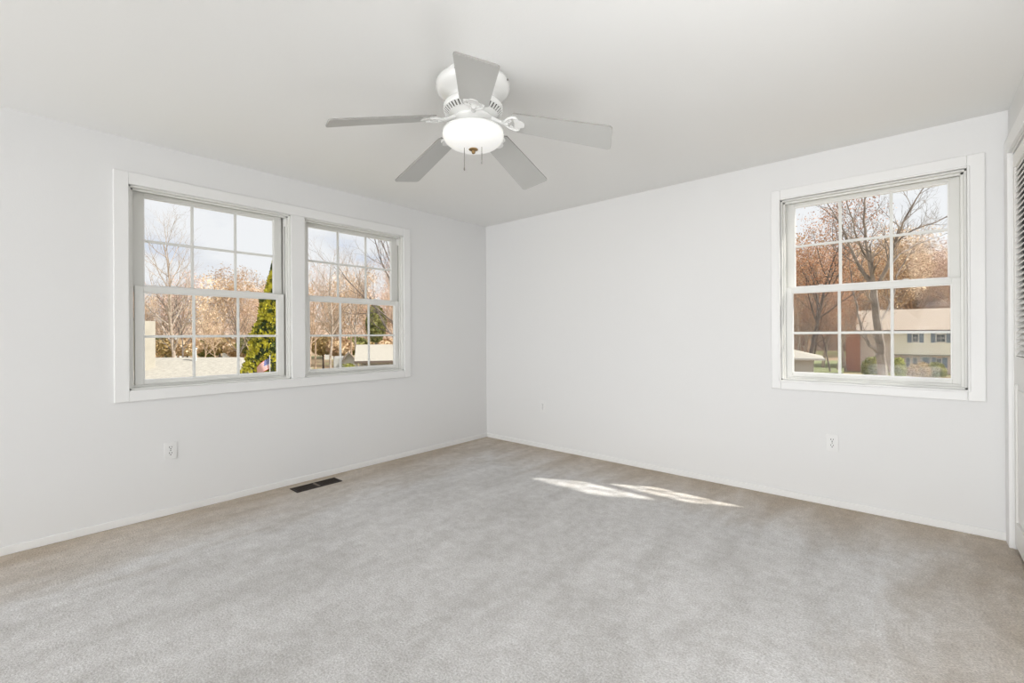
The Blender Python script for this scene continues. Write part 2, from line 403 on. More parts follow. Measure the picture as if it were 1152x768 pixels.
# ------------------------------------------------------------------ windows
def window(name, ax, a0, a1, label, right_first):
    """ax 'A': left wall (plane x=0, outside -x, along y); ax 'B': back wall (plane y=0, outside +y, along x)."""
    root = empty(name, ((0, (a0 + a1) / 2, ZO0) if ax == 'A' else ((a0 + a1) / 2, 0, ZO0)))
    tag(root, label, 'window', kind='structure')
    base_v = Vector(root.location)
    def P(u, dep, z):      # u along wall, dep = distance outside the wall face
        v = Vector((-dep, u, z)) if ax == 'A' else Vector((u, dep, z))
        return v - base_v
    def bx(mb, u0, u1, d0, d1, z0, z1, mi=0):
        mb.box(P(u0, d0, z0), P(u1, d1, z1), mi)
    z0, z1 = ZO0, ZO1
    jt = 0.012
    # frame: jamb liners, head, sloped sill, outer stop
    f = MB()
    bx(f, a0, a0 + jt, 0.0, T, z0, z1); bx(f, a1 - jt, a1, 0.0, T, z0, z1)
    bx(f, a0, a1, 0.0, T, z1 - jt, z1)
    bx(f, a0, a1, 0.0, 0.043, z0, z0 + 0.012); bx(f, a0, a1, 0.043, T + 0.03, z0, z0 + 0.026)
    # parting stops (vertical) beside tracks
    for s_, u in ((1, a0 + jt), (-1, a1 - jt)):
        bx(f, u, u + s_ * 0.014, 0.024, 0.036, z0 + 0.012, z1 - jt)
        bx(f, u, u + s_ * 0.014, 0.076, 0.084, z0 + 0.026, z1 - jt)
        bx(f, u, u + s_ * 0.020, 0.118, T + 0.006, z0 + 0.026, z1 - jt)
    bx(f, a0 + jt, a1 - jt, 0.024, 0.036, z1 - jt - 0.014, z1 - jt)
    bx(f, a0 + jt, a1 - jt, 0.118, T + 0.006, z1 - jt - 0.012, z1 - jt)
    f.build('window_frame', M_vinyl, root, bevel=0.0015)
    # dark balance tracks
    tr = MB()
    for s_, u in ((1, a0 + jt), (-1, a1 - jt)):
        bx(tr, u, u + s_ * 0.0015, 0.040, 0.074, z0 + 0.02, z1 - jt)
        bx(tr, u, u + s_ * 0.0015, 0.086, 0.116, z0 + 0.03, z1 - jt)
    tr.build('balance_track', M_track, root)
    # sash proportions
    zm0, zm1 = 1.480, 1.516; cc = (a0 + a1) / 2
    def sash(nm, d0, d1, zl, zh, rail_b, rail_t, gm, st):
        sa0, sa1 = cc - 0.465, cc + 0.465
        s = MB()
        bx(s, sa0, sa0 + st, d0, d1, zl, zh); bx(s, sa1 - st, sa1, d0, d1, zl, zh)
        bx(s, sa0 + st, sa1 - st, d0, d1, zl, zl + rail_b); bx(s, sa0 + st, sa1 - st, d0, d1, zh - rail_t, zh)
        so = s.build(nm, M_vinyl, root, bevel=0.0025)
        g0, g1, h0, h1 = sa0 + st, sa1 - st, zl + rail_b, zh - rail_t
        dm = (d0 + d1) / 2
        # glazing bead
        be = MB(); w = 0.006
        bx(be, g0, g0 + w, d0 + 0.006, d1 - 0.006, h0, h1); bx(be, g1 - w, g1, d0 + 0.006, d1 - 0.006, h0, h1)
        bx(be, g0 + w, g1 - w, d0 + 0.006, d1 - 0.006, h0, h0 + w); bx(be, g0 + w, g1 - w, d0 + 0.006, d1 - 0.006, h1 - w, h1)
        be.build('glazing_bead', M_trim, so)
        mu = MB(); mw = 0.0085
        for k in (1, 2):
            u = g0 + (g1 - g0) * k / 3
            bx(mu, u - mw, u + mw, dm - 0.007, dm + 0.007, h0 + w, h1 - w)
        bx(mu, g0 + w, g1 - w, dm - 0.0062, dm + 0.0062, gm - mw, gm + mw)
        mu.build('muntins', M_vinyl, so, bevel=0.0025)
        gl = MB(); bx(gl, g0, g1, dm - 0.0015, dm + 0.0015, h0, h1)
        gl.build('glass_pane', M_glass, so)
        return so, g0, g1
    up, _, _ = sash('upper_sash', 0.086, 0.116, zm0, z1 - jt - 0.002, 0.040, 0.028, 1.819, 0.055)
    lo, g0, g1 = sash('lower_sash', 0.042, 0.074, z0 + 0.027, zm1, 0.026, 0.038, 1.186, 0.046)
    # lift rail along the lower sash
    lr = MB(); bx(lr, g0 + 0.05, g1 - 0.05, 0.032, 0.042, z0 + 0.029, z0 + 0.035)
    lr.build('lift_rail', M_vinyl, lo)
    # sash locks on the meeting rail
    for k in (0.2, 0.74):
        u = g0 + (g1 - g0) * k
        lk = MB(); bx(lk, u - 0.028, u + 0.028, 0.046, 0.068, zm1, zm1 + 0.006); bx(lk, u - 0.008, u + 0.02, 0.050, 0.062, zm1 + 0.006, zm1 + 0.012)
        lk.build('sash_lock', M_vinyl, lo, bevel=0.002)
    # white tilt / stop block high in the track at the far side
    for u, s_ in ((a0 + jt, 1), (a1 - jt, -1)):
        sb = MB(); bx(sb, u, u + s_ * 0.012, 0.039, 0.072, z1 - 0.085, z1 - 0.025)
        sb.build('stop_block', M_trim, root, bevel=0.002)
    return root

window('window_1', 'A', *WA1, 'white double hung window left of the pair, evergreen showing at its right side', True)
window('window_2', 'A', *WA2, 'white double hung window of the pair nearer the room corner', True)
window('window_3', 'B', *WB, 'white double hung window on the back right wall beside the closet', False)

# casings
def casing(name, ax, segs, label):
    b = MB()
    for (u0, u1, z0, z1, th) in segs:
        if ax == 'A': b.box((0, u0, z0), (th, u1, z1))
        else: b.box((u0, -th, z0), (u1, 0, z1))
    tag(b.build(name, M_trim, bevel=0.004), label, 'trim', kind='structure')
cw = 0.075
a0, a1, c0, c1 = WA1[0], WA1[1], WA2[0], WA2[1]
casing('trim_1', 'A', [
    (a0 - cw, a0, ZO0 - 0.07, ZO1 + cw, 0.018), (c1, c1 + 0.075, ZO0 - 0.07, ZO1 + cw, 0.018),
    (a0, c1, ZO1, ZO1 + cw, 0.018), (a0, c1, ZO0 - 0.07, ZO0, 0.018), (a1, c0, ZO0, ZO1, 0.018)],
    'wide flat white casing around the pair of left wall windows')
a0, a1 = WB
casing('trim_2', 'B', [
    (a0 - 0.06, a0, ZO0 - 0.065, ZO1 + cw, 0.016), (a1, a1 + cw, ZO0 - 0.065, ZO1 + cw, 0.016),
    (a0, a1, ZO1, ZO1 + cw, 0.016), (a0, a1, ZO0 - 0.065, ZO0, 0.016),
    (a0 - 0.012, a0, ZO0 - 0.012, ZO1 + 0.012, 0.024), (a1, a1 + 0.012, ZO0 - 0.012, ZO1 + 0.012, 0.024),
    (a0, a1, ZO1, ZO1 + 0.012, 0.024), (a0, a1, ZO0 - 0.012, ZO0, 0.024)],
    'flat white casing with raised inner bead around the back wall window')
# closet casing
b = MB()
b.box((XC - 0.018, -0.008, 0), (XC, CY0 + 0.002, CZ + 0.085)).box((XC - 0.018, CY0, CZ), (XC, CY1, CZ + 0.085)).box((XC - 0.018, CY1, 0), (XC, CY1 - 0.085, CZ + 0.085))
b.box((XC - 0.002, CY0 + 0.002, 0), (XC + 0.10, CY0 - 0.004, CZ)).box((XC - 0.002, CY0, CZ - 0.008), (XC + 0.10, CY1, CZ)).box((XC - 0.002, CY1 + 0.006, 0), (XC + 0.10, CY1, CZ))
tag(b.build('trim_3', M_trim, bevel=0.003), 'white casing around the louvered closet doors', 'trim', kind='structure')

# bifold closet door: four leaves, louvers above, panel below
root = empty('door_1', (XC + 0.003, CY0 - 0.006, 0.0))
tag(root, 'off white bifold closet door with louvers above solid panels, right edge', 'door', kind='structure')
n = 4; tot = (CY0 - 0.008) - (CY1 + 0.008); lw = tot / n
for k in range(n):
    y1 = -k * lw - 0.001; y0 = y1 - lw + 0.003
    X0, X1 = 0.0, 0.03
    lf = MB(); stl = 0.042; zb, zt = 0.03, CZ - 0.022
    lf.box((X0, y1, zb), (X1, y1 - stl, zt)).box((X0, y0, zb), (X1, y0 + stl, zt))
    for z_0, z_1 in ((zb, 0.16), (0.905, 1.055), (2.07, zt)):
        lf.box((X0, y1 - stl, z_0), (X1, y0 + stl, z_1))
    leaf = lf.build('door_leaf', M_door, root, bevel=0.002)
    pn = MB(); pn.box((X0 + 0.010, y1 - stl, 0.16), (X1 - 0.008, y0 + stl, 0.905))
    pn.box((X0 + 0.004, y1 - stl - 0.03, 0.19), (X0 + 0.012, y0 + stl + 0.03, 0.875))
    pn.build('door_panel', M_door, leaf, bevel=0.003)
    lv = MB(); z = 1.062
    while z < 2.066:
        Tm = Matrix.Translation((X0 + 0.016, (y0 + y1) / 2, z + 0.010)) @ Matrix.Rotation(math.radians(-48), 4, 'Y')
        lv.box((-0.017, -(y1 - y0) / 2 + stl, -0.0025), (0.017, (y1 - y0) / 2 - stl, 0.0025), 0, Tm)
        z += 0.030
    lv.build('louvers', M_door, leaf)
    if k in (1, 2):
        kn = MB().lathe([(0.0, -0.03), (0.012, -0.028), (0.016, -0.02), (0.010, -0.008), (0.007, 0.0)], seg=20)
        ko = kn.build('door_knob', M_fan, leaf, smooth=True, loc=(X0, (y0 + 0.02) if k == 1 else (y1 - 0.02), 0.98))
        ko.rotation_euler = (0, math.radians(90), 0)

# ------------------------------------------------------------------ outlets
def outlet(ax, u, z, label):
    root = empty('wall_outlet', (0, u, z) if ax == 'A' else (u, 0, z), (math.radians(90), 0, math.radians(90)) if ax == 'A' else (math.radians(90), 0, 0))
    tag(root, label, 'outlet')
    r = 0.006; w, h = 0.035, 0.0572
    pts = []
    for cx, cy, a_ in ((w - r, h - r, 0), (-w + r, h - r, 90), (-w + r, -h + r, 180), (w - r, -h + r, 270)):
        for q in range(4):
            t = math.radians(a_ + q * 30); pts.append((cx + r * math.cos(t), cy + r * math.sin(t)))
    MB().prism(pts, 0, 0.0055).build('cover_plate', M_plate, root, bevel=0.002)
    for s_ in (1, -1):
        cy = s_ * 0.0195
        p = []
        for q in range(24):
            t = 2 * math.pi * q / 24
            p.append((0.0172 * math.cos(t), cy + max(-0.0135, min(0.0135, 0.0172 * math.sin(t)))))
        rc = MB().prism(p, 0.0055, 0.0078).build('receptacle', M_plate, root)
        sl = MB()
        sl.box((-0.0085, cy + 0.000, 0.0078), (-0.0050, cy + 0.0095, 0.0082)); sl.box((0.0048, cy + 0.001, 0.0078), (0.0080, cy + 0.009, 0.0082))
        sl.lathe([(0.0, 0.0082), (0.0034, 0.0082), (0.0034, 0.0078)], (0, cy - 0.0075, 0), 12)
        sl.build('slots', M_slot, rc)
    MB().lathe([(0.0, 0.0068), (0.003, 0.0066), (0.0034, 0.0055)], seg=14).build('screw', M_chain, root)
outlet('A', -3.012, 0.425, 'white duplex outlet below the left window of the pair')
outlet('B', 3.312, 0.432, 'white duplex outlet below the single back wall window')
outlet('B', 0.825, 0.434, 'small white outlet on the back wall near the far room corner')

# ------------------------------------------------------------------ floor vent
root = empty('floor_vent', (0.168, -2.10, 0))
tag(root, 'dark bronze floor vent in the carpet below the pair of windows', 'floor vent')
vw, vl = 0.052, 0.168
f = MB()
for a, c in (((-vw - 0.014, -vl - 0.014), (-vw, vl + 0.014)), ((vw, -vl - 0.014), (vw + 0.014, vl + 0.014)),
             ((-vw, -vl - 0.014), (vw, -vl)), ((-vw, vl), (vw, vl + 0.014))):
    f.box((a[0], a[1], 0.0), (c[0], c[1], 0.006))
f.build('vent_frame', M_vent, root, bevel=0.002)
MB().box((-vw, -0.006, 0.001), (vw, 0.006, 0.006)).build('center_bar', M_ventmid, root)
MB().box((-vw, -vl, 0.0002), (vw, vl, 0.001)).build('vent_duct', M_slot, root)
lv = MB()
for i in range(22):
    y = -vl + 0.012 + i * (2 * vl - 0.024) / 21
    if abs(y) < 0.012: continue
    Tm = Matrix.Translation((0, y, 0.0035)) @ Matrix.Rotation(math.radians(35), 4, 'X')
    lv.box((-vw, -0.0035, -0.0006), (vw, 0.0035, 0.0006), 0, Tm)
lv.build('louvers', M_vent, root)

# ------------------------------------------------------------------ ceiling fan
FC = Vector((2.119, -2.243, H))
fan = empty('ceiling_fan', FC)
tag(fan, 'white five blade flush mount ceiling fan with lit frosted glass bowl', 'ceiling fan')
def lat(name, prof, m, parent=fan, seg=64):
    return MB().lathe(prof, seg=seg).build(name, m, parent, smooth=True)
can = lat('mounting_canopy', [(0.140, 0.0), (0.140, -0.030), (0.170, -0.031), (0.178, -0.036), (0.180, -0.046), (0.178, -0.062), (0.168, -0.078),
                              (0.148, -0.090), (0.120, -0.099), (0.112, -0.104), (0.108, -0.122), (0.0, -0.123)], M_fan)
m_ = can.modifiers.new('edges', 'EDGE_SPLIT'); m_.split_angle = math.radians(50)
for k in range(4):
    a = math.radians(20 + 90 * k)
    s = MB().lathe([(0, 0.005), (0.004, 0.0045), (0.006, 0.0)], seg=12).build('canopy_screw', M_chain, can, smooth=True)
    s.location = (0.180 * math.cos(a), 0.180 * math.sin(a), -0.048); s.rotation_euler = (0, math.radians(90), a)
mot = lat('motor_housing', [(0.098, -0.118), (0.112, -0.124), (0.138, -0.136), (0.146, -0.150), (0.142, -0.166), (0.118, -0.186), (0.100, -0.196), (0.088, -0.200), (0.0, -0.200)], M_fan)
# cooling slots and ribs around the housing
sl = MB(); rb = MB()
for k in range(44):
    a = 2 * math.pi * k / 44
    Tm = Matrix.Rotation(a, 4, 'Z')
    # lower flank from (0.142,-0.166) to (0.118,-0.186)
    T2 = Tm @ Matrix.Translation((0.1302, 0, -0.1765)) @ Matrix.Rotation(math.radians(39.8), 4, 'Y')
    sl.box((-0.0012, -0.0028, -0.0125), (0.0018, 0.0028, 0.0125), 0, Tm @ Matrix.Translation((0.1302, 0, -0.1762)) @ Matrix.Rotation(math.radians(50), 4, 'Y'))
    T3 = Matrix.Rotation(a + math.pi / 44, 4, 'Z') @ Matrix.Translation((0.1306, 0, -0.1766)) @ Matrix.Rotation(math.radians(50), 4, 'Y')
    rb.box((-0.002, -0.0022, -0.015), (0.004, 0.0022, 0.015), 0, T3)
sl.build('cooling_slots', M_ventslot, mot); rb.build('cooling_ribs', M_fan, mot)
# switch housing with oval openings above the bowl
sw = lat('switch_housing', [(0.092, -0.198), (0.098, -0.204), (0.096, -0.212), (0.078, -0.222), (0.072, -0.240), (0.070, -0.262), (0.080, -0.270), (0.0, -0.270)], M_fan)
for k in range(12):
    ov = MB()
    a = 2 * math.pi * (k + 0.5) / 12
    Tm = Matrix.Rotation(a, 4, 'Z') @ Matrix.Translation((0.074, 0, -0.234)) @ Matrix.Rotation(math.radians(80), 4, 'Y')
    pts = [(0.011 * math.cos(2*math.pi*q/16), 0.0085 * math.sin(2*math.pi*q/16)) for q in range(16)]
    ov.prism(pts, -0.003, 0.0015, 0, Tm)
    ov.build('vent_opening', M_ventslot, sw)
# light kit fitter and glass bowl
lat('light_fitter', [(0.070, -0.255), (0.110, -0.258), (0.146, -0.262), (0.150, -0.268), (0.146, -0.274), (0.0, -0.274)], M_fan)
bowl = lat('glass_bowl', [(0.134, -0.258), (0.142, -0.262), (0.1475, -0.272), (0.149, -0.284), (0.146, -0.298), (0.136, -0.314), (0.118, -0.328),
                          (0.092, -0.339), (0.062, -0.346), (0.030, -0.349), (0.0, -0.350)], M_bowl)
fin = lat('finial', [(0.0, -0.348), (0.021, -0.349), (0.023, -0.352), (0.019, -0.355), (0.010, -0.357), (0.008, -0.360), (0.0095, -0.365), (0.007, -0.371), (0.0, -0.373)], M_brass, bowl, 24)
# pull chains hang from the fitter beside the bowl
for (dr, df, z0, z1, knob) in ((-0.043, -0.015, -0.344, -0.445, 0), (0.042, -0.02, -0.344, -0.415, 1)):
    px_ = rgt * dr + fwd * df
    c = MB()
    c.tube([(px_.x, px_.y, z0), (px_.x, px_.y, z1)], 0.0016, 6)
    ch = c.build('pull_chain', M_chain, fan)
    kb = MB().lathe([(0, z1 + 0.004), (0.003, z1), (0.0038, z1 - 0.008), (0.002, z1 - 0.014), (0, z1 - 0.015)], (px_.x, px_.y, 0), 12)
    kb.build('chain_pull', M_bladeedge if knob else M_chain, ch, smooth=True)

# blades: laminate board, dark rim, ornate bracket
def blade_meshes():
    r0, r1, w0, w1 = 0.205, 0.680, 0.066, 0.083
    pts = []
    # rounded tip corners, scooped root edge
    cr_ = 0.016
    for q in range(5):
        t = math.radians(-90 + q * 22.5); pts.append((r1 - cr_ + cr_ * math.cos(t), -w1 + cr_ + cr_ * math.sin(t)))
    for q in range(5):
        t = math.radians(q * 22.5); pts.append((r1 - cr_ + cr_ * math.cos(t), w1 - cr_ + cr_ * math.sin(t)))
    pts.append((r0 + 0.012, w0)); pts.append((r0, w0 - 0.012))
    pts.append((r0 + 0.010, 0.030)); pts.append((r0 + 0.004, 0.0)); pts.append((r0 + 0.010, -0.030))
    pts.append((r0, -w0 + 0.012)); pts.append((r0 + 0.012, -w0))
    b = MB(); n0 = len(pts)
    b.prism(pts, -0.0035, 0.0035)
    b.m = [0, 0] + [1] * n0
    me = b.mesh('blade', [M_blade, M_bladeedge])
    # bracket: arm, forked scroll and three lobed plate under the blade
    k = MB()
    k.tube([(0.085, 0, 0.004), (0.12, 0, -0.004), (0.150, 0, -0.010), (0.185, 0, -0.010)], [0.014, 0.011, 0.010, 0.010], 10)
    for s_ in (1, -1):
        k.tube([(0.150, 0, -0.010), (0.172, s_ * 0.018, -0.011), (0.190, s_ * 0.036, -0.009), (0.212, s_ * 0.046, -0.007), (0.232, s_ * 0.040, -0.007)],
               [0.008, 0.007, 0.0065, 0.006, 0.005], 8)
        k.tube([(0.192, s_ * 0.034, -0.009), (0.182, s_ * 0.022, -0.010), (0.192, s_ * 0.012, -0.010), (0.203, s_ * 0.022, -0.009), (0.192, s_ * 0.034, -0.009)], 0.004, 6)
    plate = []
    for q in range(40):
        t = 2 * math.pi * q / 40
        rr = 0.028 + 0.009 * math.cos(3 * t)
        plate.append((0.232 + rr * math.cos(t) * 0.9, 1.5 * rr * math.sin(t)))
    k.prism(plate, -0.0075, -0.0036)
    kb = k.mesh('blade_bracket', M_fan, True)
    sc_ = MB()
    for (x, y) in ((0.225, 0.03), (0.225, -0.03), (0.252, 0.0)):
        sc_.lathe([(0.0045, -0.0075), (0.0035, -0.0095), (0, -0.010)], (x, y, 0), 10)
    return me, kb, sc_.mesh('bracket_screws', M_chain)
bm1, bm2, bm3 = blade_meshes()
for k in range(5):
    bl = bpy.data.objects.new('blade', bm1); COL.objects.link(bl); bl.parent = fan
    bl.location = (0, 0, 2.252 - H)
    bl.rotation_euler = (math.radians(-13), math.atan((0.185, 0.262, 0.225, 0.225, 0.235)[k]), math.radians(-42.98 + 72 * k))
    br = bpy.data.objects.new('blade_bracket', bm2); COL.objects.link(br); br.parent = bl
    m_ = br.modifiers.new('edges', 'EDGE_SPLIT'); m_.split_angle = math.radians(45)

# ================================================================== OUTSIDE
GZ = -3.6
b = MB()
NG = 36
for i in range(NG + 1):
    for j in range(NG + 1):
        x = -200 + 400 * i / NG; y = -120 + 400 * j / NG
        d = math.hypot(x, y)
        b.v.append((x, y, GZ + max(0, d - 90) * 0.03 + 0.15 * noise.noise(Vector((x * 0.05, y * 0.05, 0)))))
for i in range(NG):
    for j in range(NG):
        a = i * (NG + 1) + j
        b.f.append((a, a + NG + 1, a + NG + 2, a + 1)); b.m.append(0)
tag(b.build('ground', M_ground, smooth=True), 'leaf strewn ground outside under the trees', 'ground', kind='structure')

# low wooded ridge far away
b = MB(); n = 60
for i in range(n + 1):
    a = math.radians(5 + 190 * i / n)
    azd = math.degrees(a)
    hgt = 8 + 11 * max(0, min(1, (122 - azd) / 25)) + 5 * noise.noise(Vector((i * 0.16, 3.1, 0))) + 1.5 * noise.noise(Vector((i * 0.9, 0, 1)))
    for rr, z in ((118, GZ), (130, GZ + hgt * 0.6), (155, GZ + hgt), (190, GZ)):
        b.v.append((rr * math.cos(a), rr * math.sin(a), z))
for i in range(n):
    for q in range(3):
        a = i * 4 + q; b.f.append((a, a + 4, a + 5, a + 1)); b.m.append(0)
tag(b.build('hills', M_hill, smooth=True), 'low brown wooded ridge far beyond the houses', 'hill', kind='structure')

# ------------------------------------------------------------------ trees
def rot_dir(d, ang, az):
    o1 = d.orthogonal().normalized(); o2 = d.cross(o1)
    return (d * math.cos(ang) + (o1 * math.cos(az) + o2 * math.sin(az)) * math.sin(ang)).normalized()

def grow(mb, rnd, p, d, length, r, lvl, spec, tips, lift=0.12):
    segs, sides, nch, t0, angr, lr = spec[lvl]
    pts = [p.copy()]; rad = [r]
    dd = d.copy()
    for i in range(segs):
        dd = (dd + Vector((rnd.uniform(-1, 1), rnd.uniform(-1, 1), rnd.uniform(-1, 1))) * (0.10 + 0.06 * lvl) + Vector((0, 0, lift if lvl else 0.05))).normalized()
        pts.append(pts[-1] + dd * (length / segs)); rad.append(r * (1 - 0.82 * (i + 1) / segs))
    mb.tube(pts, rad, sides, cap=False)
    if lvl + 1 >= len(spec):
        tips.append((pts[-1], pts[len(pts) // 2])); return
    az = rnd.uniform(0, 6.28)
    for c in range(nch):
        t = t0 + (1 - t0) * (c + rnd.random() * 0.8) / nch
        t = min(t, 0.99); f = t * segs; i = int(f); q = f - i
        pp = pts[i].lerp(pts[i + 1], q); rr = rad[i] * (1 - q) + rad[i + 1] * q
        sd_ = (pts[i + 1] - pts[i]).normalized()
        az += 2.4 + rnd.uniform(-0.4, 0.4)
        nd = rot_dir(sd_, math.radians(rnd.uniform(*angr)), az)
        grow(mb, rnd, pp, nd, length * rnd.uniform(*lr) * (1.15 - 0.45 * t), max(rr * 0.62, 0.006), lvl + 1, spec, tips, lift)

SPEC = [(9, 7, 17, 0.34, (28, 55), (0.30, 0.42)), (5, 5, 8, 0.22, (25, 50), (0.40, 0.60)),
        (4, 3, 6, 0.15, (22, 50), (0.40, 0.60)), (3, 3, 0, 0, (0, 0), (0, 0))]
def leaf_cloud(rnd, tips, per, size, spread):
    lm = MB()
    for tp, md in tips:
        for _ in range(per):
            c = md.lerp(tp, rnd.random() * 1.1) + Vector((rnd.gauss(0, 1), rnd.gauss(0, 1), rnd.gauss(0, 1))) * spread
            u = Vector((rnd.gauss(0, 1), rnd.gauss(0, 1), rnd.gauss(0, 1))).normalized(); v = u.orthogonal().normalized()
            s_ = size * rnd.uniform(0.6, 1.3)
            lm.poly([c - u * s_, c + v * s_ * 0.6, c + u * s_, c - v * s_ * 0.6])
    return lm

def tree_kind(seed, hgt, r, bark, leafm=None, per=1, size=0.06, spread=0.15, spec=SPEC):
    rnd = random.Random(seed)
    mb = MB(); tips = []
    grow(mb, rnd, Vector((0, 0, -0.2)), Vector((rnd.uniform(-.04, .04), rnd.uniform(-.04, .04), 1)).normalized(), hgt, r, 0, spec, tips)
    tm = mb.mesh('tree_trunk', bark, False)
    fm = leaf_cloud(rnd, tips, per, size, spread).mesh('tree_foliage', leafm) if leafm else None
    return tm, fm
KINDS = {
    'bare1': tree_kind(1, 17, 0.22, M_bark),
    'bare2': tree_kind(2, 18, 0.20, M_bark2),
    'dark1': tree_kind(3, 16, 0.20, M_bark3),
    'pink1': tree_kind(4, 16, 0.20, M_bark2, M_leaf_pink, 2, 0.075, 0.16),
    'tan1': tree_kind(5, 15, 0.20, M_bark2, M_leaf_tan, 3, 0.085, 0.20),
    'tan2': tree_kind(6, 16, 0.24, M_bark, M_leaf_tan, 2, 0.085, 0.20),
    'rust1': tree_kind(7, 15, 0.22, M_bark3, M_leaf_rust, 4, 0.10, 0.24),
    'rust2': tree_kind(8, 14, 0.22, M_bark, M_leaf_rust, 3, 0.10, 0.24),
}
KINDS['tfar1'] = tree_kind(9, 16, 0.26, M_bark2, M_leaf_tan, 4, 0.15, 0.45)
KINDS['tfar2'] = tree_kind(10, 15, 0.26, M_bark, M_leaf_tan, 4, 0.16, 0.50)
KINDS['pfar1'] = tree_kind(12, 16, 0.24, M_bark2, M_leaf_pink, 3, 0.14, 0.35)
KINDS['rfar1'] = tree_kind(13, 14, 0.26, M_bark3, M_leaf_rust, 4, 0.15, 0.45)
def put_tree(kind, px, depth, hs, rz, label, group=None, cat='tree', name=None):
    p = at(px, 376, depth); p.z = GZ
    root = empty(name or {'b': 'bare_tree', 'd': 'bare_tree', 'p': 'budding_tree', 't': 'autumn_tree', 'r': 'autumn_oak'}[kind[0]], p, (0, 0, rz))
    root.scale = (hs, hs, hs)
    tag(root, label, cat, group)
    tm, fm = KINDS[kind]
    o = bpy.data.objects.new('trunk', tm); COL.objects.link(o); o.parent = root
    if fm:
        o = bpy.data.objects.new('foliage', fm); COL.objects.link(o); o.parent = root
    return root

rnd = random.Random(11)
GL = {
    'A': {'b': 'leafless pale trunked tree in the woods seen through the left pair of windows', 'd': 'leafless dark trunked tree in the woods seen through the left pair of windows',
          'p': 'bare tree with pinkish budding twigs in the woods outside the left pair of windows', 't': 'tree with sparse tan leaves in the woods outside the left pair of windows',
          'r': 'tree with rusty orange leaves in the woods outside the left pair of windows'},
    'B': {'b': 'leafless pale tree in the woods behind the cream house', 'd': 'leafless dark tree in the woods behind the cream house',
          'p': 'budding pinkish tree in the woods behind the cream house', 't': 'tan leaved tree in the woods behind the cream house',
          'r': 'rusty orange oak in the group left of the cream house'}}
def scatter(side, n, px0, px1, d0, d1, kinds, s0, s1):
    for i in range(n):
        k = rnd.choice(kinds)
        px = px0 + (px1 - px0) * (i + rnd.random()) / n
        dd = rnd.uniform(d0, d1)
        if side == 'A' and 405 < px < 440 and dd < 56: px = 445 + rnd.random() * 25
        put_tree(k, px, dd, rnd.uniform(s0, s1), rnd.uniform(0, 6.28), GL[side][k[0]],
                 {'A': 'woods beyond the left pair of windows', 'B': 'woods beyond the back wall window'}[side] + {'b': ', bare pale trees', 'd': ', bare dark trees', 'p': ', budding trees', 't': ', tan leaved trees', 'r': ', rusty oaks'}[k[0]])
# far belt, middle belt for the left pair
scatter('A', 32, 120, 480, 66, 92, ['tfar1', 'tfar2', 'pfar1', 'pfar1', 'bare2', 'tfar1', 'pfar1'], 0.55, 0.86)
scatter('A', 11, 335, 470, 44, 60, ['bare2', 'bare2', 'bare1', 'pink1', 'dark1'], 0.50, 0.80)
scatter('A', 10, 150, 325, 44, 58, ['bare2', 'tan1', 'dark1', 'pink1'], 0.42, 0.60)
# window B belts
scatter('B', 24, 860, 1110, 84, 110, ['tfar1', 'tfar2', 'tfar2', 'tfar1', 'pfar1'], 1.0, 1.4)
scatter('B', 6, 860, 955, 46, 62, ['rust1', 'rust2', 'rust2'], 0.85, 1.15)
scatter('B', 6, 865, 950, 50, 60, ['rust1', 'rust2', 'tan2'], 0.42, 0.60)
# individually placed trees
put_tree('bare1', 197, 30, 0.66, 1.0, 'tall bare tree rising highest in the left window, left third', name='bare_tree')
put_tree('dark1', 152, 26, 0.42, 2.0, 'small dark bare tree at the left edge of the left window')
put_tree('dark1', 462, 24, 0.72, 0.6, 'bare tree with heavy dark limbs at the right edge of the middle window')
put_tree('rust2', 166, 34, 0.28, 0.6, 'low rust leaved tree behind the cream chimney')

# round olive pine in the second window
def blob(rnd, n, rx_, ry_, rz_, size, cone=False, shell=0.75):
    lm = MB()
    for _ in range(n):
        while True:
            v = Vector((rnd.gauss(0, 1), rnd.gauss(0, 1), rnd.gauss(0, 1)))
            if v.length > 1e-3: break
        v.normalize(); v *= shell + (1 - shell) * rnd.random()
        lump = 1 + 0.13 * noise.noise(v * 3.1)
        c = Vector((v.x * rx_, v.y * ry_, v.z * rz_)) * lump
        u = Vector((rnd.gauss(0, 1), rnd.gauss(0, 1), rnd.gauss(0, 1))).normalized(); w = u.orthogonal().normalized()
        s_ = size * rnd.uniform(0.6, 1.3)
        lm.poly([c - u * s_, c + w * s_ * 0.6, c + u * s_, c - w * s_ * 0.6])
    return lm
def crown_tree(name, px, py_c, depth, rad_px, rz_px, leafm, label, cat, n=2500, size=0.16, trunk=True):
    c = at(px, py_c, depth); sc = depth / FPX
    root = empty(name, (c.x, c.y, GZ)); tag(root, label, cat)
    h = c.z - GZ
    r_ = random.Random(int(px))
    blob(r_, n, rad_px * sc, rad_px * sc, rz_px * sc, size).build('foliage', leafm, root, loc=(0, 0, h))
    t = MB()
    t.tube([(0, 0, -0.2), (0, 0, h * 0.5), (0.03, 0, h + rz_px * sc * 0.4)], [0.035 * h + 0.03, 0.03 * h + 0.02, 0.02], 7)
    for k in range(9):
        a = k * 2.4; zz = h + rz_px * sc * (-0.5 + 0.1 * k)
        t.tube([(0, 0, zz - 0.3 * rz_px * sc), (math.cos(a) * rad_px * sc * 0.7, math.sin(a) * rad_px * sc * 0.7, zz)], [0.02 * h * 0.5 + 0.01, 0.01], 4)
    t.build('trunk', M_bark3, root)
    return root
crown_tree('round_pine', 423, 364, 50, 10.5, 20, M_leaf_olive, 'round topped olive green tree above the pale roof in the middle window', 'tree', 3800, 0.2)
